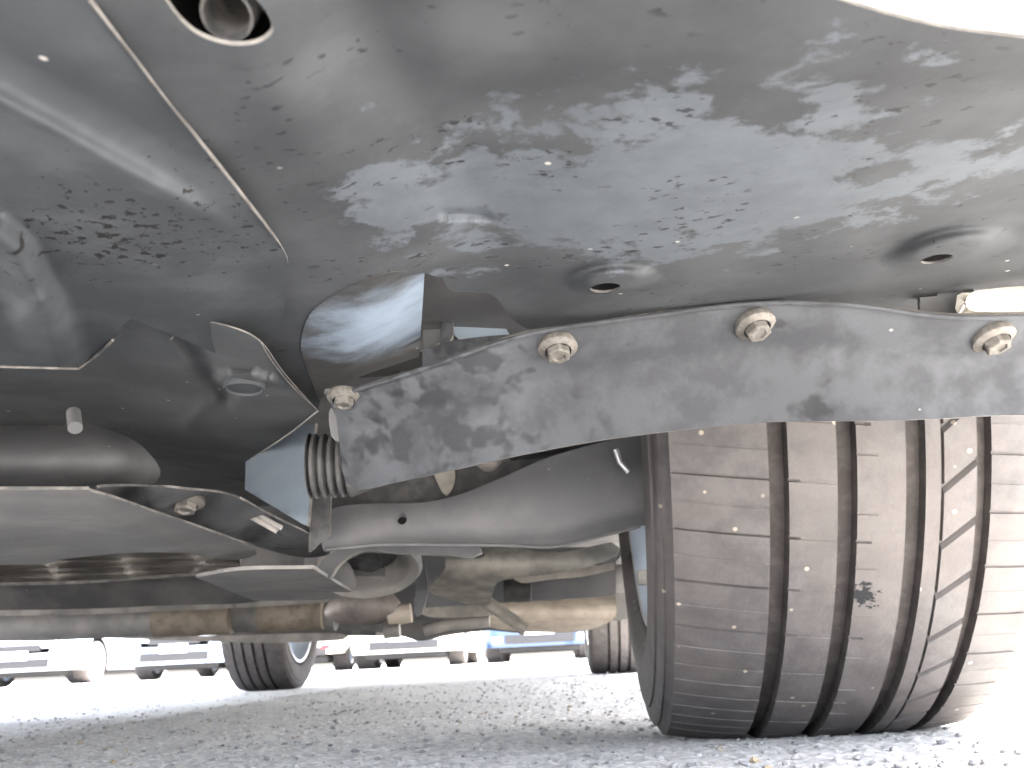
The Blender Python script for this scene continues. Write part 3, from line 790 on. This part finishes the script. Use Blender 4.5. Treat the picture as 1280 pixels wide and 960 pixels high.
tube('wiring_loom', [at_y([x], [y], .48)[0] for x, y in ((535, 352), (548, 380), (560, 400), (590, 410), (640, 404))], .0022, M['black'], car, 10)
# 7. steering boot -----------------------------------------------------------
c = at_y([405], [582], .545)[0]
pr = [(0, .02)]
for k in range(5): pr += [(.001+k*.0052, .0155), (.0025+k*.0052, .0195), (.0040+k*.0052, .0195)]
pr += [(.045, .012), (.07, .010)]
lathe('steering_boot', c-np.array([.008, 0, 0]), (1, .05, 0), pr, M['black'], car, 32, angle=60)
sheet('boot_tab', smooth([(412, 512), (430, 512), (430, 546), (424, 552), (414, 545)]), plate_surf(0.450), M['arm'], car, 5, .002)
# dark housing behind the boot
sheet('rack_housing', smooth([(386, 596, 1), (414, 600, 1), (412, 668, 1), (386, 690, 1)]), plate_surf(.66), M['black'], car, 12, .004)

# 8. control arm -------------------------------------------------------------
arm_out = smooth([(404, 688), (402, 660), (410, 640), (430, 632), (480, 629), (530, 628), (575, 618), (625, 598), (680, 574), (740, 556), (810, 540, 1), (850, 545, 1), (850, 646, 1), (800, 658), (745, 672), (690, 684), (640, 681), (560, 680), (480, 681), (440, 683), (415, 688)])
def arm_b(px, py):
    t = np.interp(px, [400, 480, 560, 640, 810], [640, 629, 620, 590, 540]); b = np.interp(px, [400, 480, 560, 690, 810], [700, 680, 680, 684, 656])
    v = np.clip((py-t)/(b-t), 0, 1); return .035*(v-.5)**2*4*.3+.01*sstep(.8, 1, v)
arm_s = plate_surf(.72, .02, .0, arm_b)
arm = sheet('control_arm', arm_out, arm_s, M['arm'], car, 7, .006, [[(502+7*math.cos(a), 648+8*math.sin(a)) for a in np.linspace(0, 6.28, 13)[:-1]]], edge=M['arm'])
bevel_box('arm_core', tuple(at_y([600], [620], .79)[0]), (.34, .05, .05), M['black'], car)
bead('flange_edge', [(408, 687), (440, 684), (480, 681), (560, 681), (640, 682), (690, 684), (745, 672), (800, 658)], arm_s, .0012, M['arm'], arm)
# ball joint boot, link and bright brackets above the arm
sheet('ball_joint_shield', smooth([(440, 622, 1), (462, 600), (520, 590), (560, 596), (548, 612), (520, 630, 1), (440, 634, 1)]), plate_surf(.80), M['beige'], car, 6, .004)
sheet('brake_line_bracket', smooth([(543, 588), (566, 584), (568, 604), (558, 620), (548, 606)]), plate_surf(.76), M['cast'], car, 5, .004)
c = at_y([612], [585], .78)[0]
lathe('ball_joint_boot', c, (0, -.3, -1), [(-.02, .014), (-.004, .019), (.004, .018), (.010, .013), (.012, .009), (.02, .008)], M['brownpink'], car, 24)
tube('brake_hose', [at_y([x], [y], yy)[0] for x, y, yy in ((520, 600, .8), (560, 612, .79), (600, 603, .78), (640, 580, .8))], .004, M['black'], car)
tube('anti_roll_link', [at_y([x], [y], .9)[0] for x, y in ((560, 560), (680, 560), (800, 556))], .012, M['black'], car)
sheet('knuckle', smooth([(640, 540, 1), (810, 520, 1), (810, 600, 1), (640, 600, 1)]), plate_surf(.86), M['black'], car, 12, .01)
tube('sensor_clip', [at_y([x], [y], .70)[0] for x, y in ((770, 562), (775, 578), (786, 590))], .0022, M['rimlip'], car)

# 9. brackets below the arm --------------------------------------------------
c = at_y([462], [700], .95)[0]
lathe('bush_ring', c, (.12, -.42, -.9), [(-.02, .044), (.0, .052), (.012, .053), (.016, .049), (.012, .041), (-.004, .039), (-.02, .038)], M['lightrail'], car, 48)
lathe('bush_core', c+np.array([0, 0, .004]), (.12, -.42, -.9), [(-.02, .033), (.0, .028), (.004, .012), (.012, .011), (.013, .0)], M['black'], car, 32)
sheet('arm_rear_leg', smooth([(402, 700), (440, 682), (520, 680), (600, 684), (590, 697), (560, 694), (500, 692), (452, 690), (425, 704), (412, 722), (400, 718)]), plate_surf(.80), M['arm'], car, 6, .01, edge=M['cast'])
sheet('lower_bracket', smooth([(562, 684), (620, 682), (700, 690), (765, 678), (770, 694), (735, 708), (700, 716), (650, 722), (622, 728), (612, 752), (596, 758), (560, 748), (536, 738), (556, 712)]), plate_surf(1.02, 0, -.2, lambda px, py: .02*((py-705)/20)**2), M['cast'], car, 6, .006,
      [[(595+13*math.cos(a), 691+7.5*math.sin(a)) for a in np.linspace(0, 6.28, 17)[:-1]]])
sheet('bracket_backing', smooth([(520, 684, 1), (770, 684, 1), (770, 745, 1), (520, 760, 1)]), plate_surf(1.25), M['arm'], car, 12, .004)
sheet('pale_beam', smooth([(640, 712), (690, 706), (730, 700), (768, 692, 1), (768, 712, 1), (730, 720), (690, 724), (650, 728)]), plate_surf(1.10), M['beige'], car, 6, .01)
tube('grey_bush', [at_y([x], [y], 1.2)[0] for x, y in ((630, 738), (664, 738))], .014, M['black'], car)
tube('cross_tube', [at_y([x], [y], 1.35)[0] for x, y in ((600, 735), (700, 728), (790, 722))], .02, M['greypanel'], car)
sheet('rear_crossmember', smooth([(600, 758), (640, 752), (700, 750), (768, 738, 1), (770, 768), (752, 782), (720, 790), (660, 790), (620, 786), (598, 776)]), plate_surf(1.7, 0, 0, lambda px, py: .10*((py-765)/25)**2), M['beige'], car, 6, .02)
tube('diagonal_strut', [at_y([x], [y], yy)[0] for x, y, yy in ((596, 745, 1.15), (625, 764, 1.15), (658, 788, 1.15))], .008, M['cast'], car)
tube('lateral_link', [at_y([x], [y], 1.4)[0] for x, y in ((530, 788), (560, 781), (612, 777))], .0085, M['lightrail'], car)
sheet('link_plate', smooth([(520, 745), (560, 744), (610, 752), (618, 768), (560, 772), (528, 768)]), plate_surf(1.3), M['cast'], car, 6, .01)
sheet('hanger', smooth([(516, 700), (530, 702), (534, 740), (526, 768), (518, 766), (520, 730)]), plate_surf(1.1), M['arm'], car, 5, .006)
sheet('dark_skirt', smooth([(425, 782), (470, 790), (505, 796), (525, 801), (560, 794), (610, 788), (650, 790), (650, 770), (540, 776), (440, 770)]), plate_surf(1.9), M['floor'], car, 6, .02)

# exhaust: converter, flange, pipe
pts = [at_y([x], [y], yy)[0] for x, y, yy in ((415, 765, 1.35), (432, 758, 1.32), (455, 754, 1.3), (478, 757, 1.3), (495, 764, 1.3))]
tube('converter', pts, [.012, .026, .030, .026, .014], M['brownpink'], car, 20)
tube('exhaust_flange', [at_y([x], [y], 1.3)[0] for x, y in ((486, 770), (514, 766))], [.015, .013], M['beige'], car, 14)
tube('exhaust_clamp', [at_y([x], [y], 1.28)[0] for x, y in ((480, 790), (500, 788))], .009, M['lightrail'], car, 12)
tube('exhaust_pipe', [at_y([x], [y], 1.9)[0] for x, y in ((-380, 786), (60, 782), (190, 776), (300, 771), (420, 769))], .030, M['greypanel'], car, 20)
tube('exhaust_sleeve', [at_y([x], [y], 1.88)[0] for x, y in ((195, 777), (240, 775), (290, 772))], .0315, M['rust'], car, 20, )
tube('exhaust_sleeve', [at_y([x], [y], 1.88)[0] for x, y in ((325, 771), (370, 768), (405, 767))], .0315, M['rust'], car, 20)
sheet('lower_rail', smooth([(-380, 793), (60, 791), (200, 795), (300, 794), (360, 792), (425, 792), (428, 800), (360, 803), (300, 803), (200, 800), (60, 797), (-380, 799)]), plate_surf(2.3), M['lightrail'], car, 7, .01)

# 10. floor panels at the left ----------------------------------------------
def rise(c, w, a): return lambda px, py: a*((py-c)/w)**2
sheet('resonator', smooth([(-380, 522), (60, 524), (120, 532), (170, 552), (198, 582), (197, 600), (175, 611), (140, 612), (110, 607), (60, 614), (-380, 630)]),
      plate_surf(0.520, 0, 0, lambda px, py: .05*((py-(575+.0*px))/45)**2+.05*sstep(110, 215, px)**2), M['cover2'], car, 6, .004)
tube('resonator_stud', [at_y([92], [516], .50)[0], at_y([94], [535], .49)[0]], .0040, M['arm'], car)
def t_surf(px, py):
    L = [(-380, 610), (60, 612), (120, 617), (200, 645), (318, 688)]
    d, s = dist_line(px, py, L)
    return at_z(px, py, 0.160+.005*sstep(40, 0, d)+.004*np.sin(px/80.)*sstep(20, 60, d))
sheet('floor_panel', smooth([(-380, 614, 1), (60, 612), (118, 616), (200, 643), (262, 664), (318, 686), (312, 697), (280, 699), (220, 691), (150, 692), (80, 699), (20, 706), (-380, 712, 1)]), t_surf, M['greypanel'], car, 6, .0015)
gs = lambda px, py: at_z(px, py, .172+.004*np.sin((px+py)/17.))
gst = sheet('panel_flange', smooth([(120, 612), (180, 608), (232, 612), (290, 620), (345, 648), (402, 676), (412, 692), (380, 697), (330, 686), (300, 674), (200, 640)]), gs, M['cover2'], car, 6, .0014)
bolt(233, 626, gs, gst, axis=(0, -.3, -.95), s=1.25)
for k, (a, b) in enumerate((((288, 632), (346, 664)), ((296, 630), (352, 660)))):
    tube('bracket_rib', [at_y([a[0]], [a[1]], .60)[0], at_y([b[0]], [b[1]], .60)[0]], .0017, M['lightrail'], gst, 8)
sheet('shelf_bracket', smooth([(245, 722, 1), (300, 713), (392, 711, 1), (424, 731, 1), (440, 742), (400, 750), (318, 751, 1)]), lambda px, py: at_z(px, py, .150), M['greypanel'], car, 7, .0028, edge=M['lightrail'])
sheet('brace', smooth([(395, 690), (432, 700), (445, 735), (420, 728), (380, 706)]), plate_surf(.95), M['greypanel'], car, 5, .006, edge=M['lightrail'])
sheet('heat_shield', smooth([(-380, 702, 1), (20, 700), (100, 694), (230, 690), (330, 700), (400, 706), (300, 712), (180, 720), (60, 727), (-380, 735, 1)]), plate_surf(1.15, 0, 0, lambda px, py: .03*np.sin(py/2.6+px/60.)), M['lightrail'], car, 4, .004)
sheet('tunnel_panel', smooth([(-380, 730, 1), (60, 722), (180, 716), (290, 715), (330, 750), (200, 757), (60, 762), (-380, 766, 1)]), plate_surf(1.35, 0, -1.2), M['floor'], car, 6, .004)
sheet('seam_rail', smooth([(-380, 762), (60, 760), (200, 757), (330, 751), (440, 744), (440, 750), (330, 758), (200, 764), (60, 769), (-380, 774)]), plate_surf(1.6), M['lightrail'], car, 5, .006)
sheet('tunnel_wall', [(-380, 690), (470, 690), (470, 795), (-380, 793)], plate_surf(2.6), M['floor'], car, 14, .004)
sheet('rear_panel', smooth([(420, 690, 1), (800, 690, 1), (800, 772, 1), (700, 784), (600, 780), (420, 786, 1)]), plate_surf(2.2), M['floor'], car, 14, .01)
sheet('front_cross_panel', [(300, 560), (480, 560), (480, 720), (300, 720)], plate_surf(.98), M['floor'], car, 14, .004)
# balance weight and its clip on the inner barrel
c = at_y([783], [735], .99)[0]
bevel_box('balance_weight', (-.130, .118, -.168), (.02, .012, .016), M['cast'], fwheel, bev=.003)

# ------------------------------------------------------------------ cars across the lot
def bg_car(px, py, dist, paint, label, nose=True, red=False, trimtone=(.018, .018, .02)):
    g = at_y([px], [py], dist)[0]
    root = empty('parked_car', (g[0], g[1], 0), 0 if nose else math.pi)
    tag(root, label, 'car', 'cars parked across the lot')
    L = (-.88, 3.55); yf = .88 if nose else -3.55
    tr = simple('bumper_trim', trimtone, .6)
    shell(root, 0, yf, paint, M['glass_dark'], tr, length=L, wb=2.65, hw=.88, zsill=.2)
    for x in (-.74, .74):
        for y in (0, 2.65): wheel(root, x, yf+y, 0, flip=x < 0, disc=False)
    bevel_box('underbody_shade_block', (0, yf+1.33, .19), (1.25, 4.0, .11), tr, root, bev=.03)  # dark block added so no bright ground shows beneath the car
    yn = yf-.88; yt = yf+3.55
    bevel_box('lower_grille', (0, yn-.012, .33), (1.05, .05, .13), tr, root, bev=.02)
    bevel_box('upper_grille', (0, yn-.010, .56), (.8, .05, .10), tr, root, bev=.02)
    bevel_box('number_plate', (0, yn-.045, .45), (.44, .012, .13), simple('plate_white', (.8, .8, .8), .4), root)
    bevel_box('number_plate', (0, yt+.02, .60), (.44, .012, .13), simple('plate_white', (.8, .8, .8), .4), root)
    for s in (-1, 1):
        bevel_box('headlight', (s*.50, yn-.0, .62), (.26, .06, .10), simple('lamp_glass', (.7, .72, .75), .1), root, bev=.03)
        bevel_box('tail_light', (s*.60, yt-.0, .74), (.18, .05, .16), simple('tail_red', (.55, .02, .02), .2), root, bev=.03)
        bevel_box('reflector', (s*.64, yt+.012, .36), (.14, .03, .06), simple('reflector_red', (.6, .015, .02), .3), root, bev=.01)
        bevel_box('fog_lamp', (s*.64, yn-.0, .33), (.16, .05, .09), simple('lamp_glass', (.7, .72, .75), .15), root, bev=.02)
    bevel_box('rear_valance', (0, yt+.0, .30), (1.3, .05, .12), tr, root, bev=.02)
    return root
pw, ps, pb, pl = M['paint'], simple('silver_paint', (.55, .57, .6), .3, .5, .5), simple('blue_paint', (.03, .065, .14), .3, .2, .5), simple('pale_blue_paint', (.45, .55, .66), .3, .3, .5)
bg_car(15, 859, 14.5, ps, 'silver car across the lot at the far left edge, only its lower half seen')
bg_car(216, 850, 14.5, pl, 'pale blue car across the lot between the left edge and the rear tyre')
bg_car(354, 843, 14.5, pw, 'white car showing red rear reflectors, behind the left rear tyre', nose=False)
bg_car(505, 836, 14.5, pw, 'white car facing the camera, right of the one with red reflectors')
bg_car(676, 827, 14.5, pb, 'blue car across the lot just left of the far right-hand rear tyre')
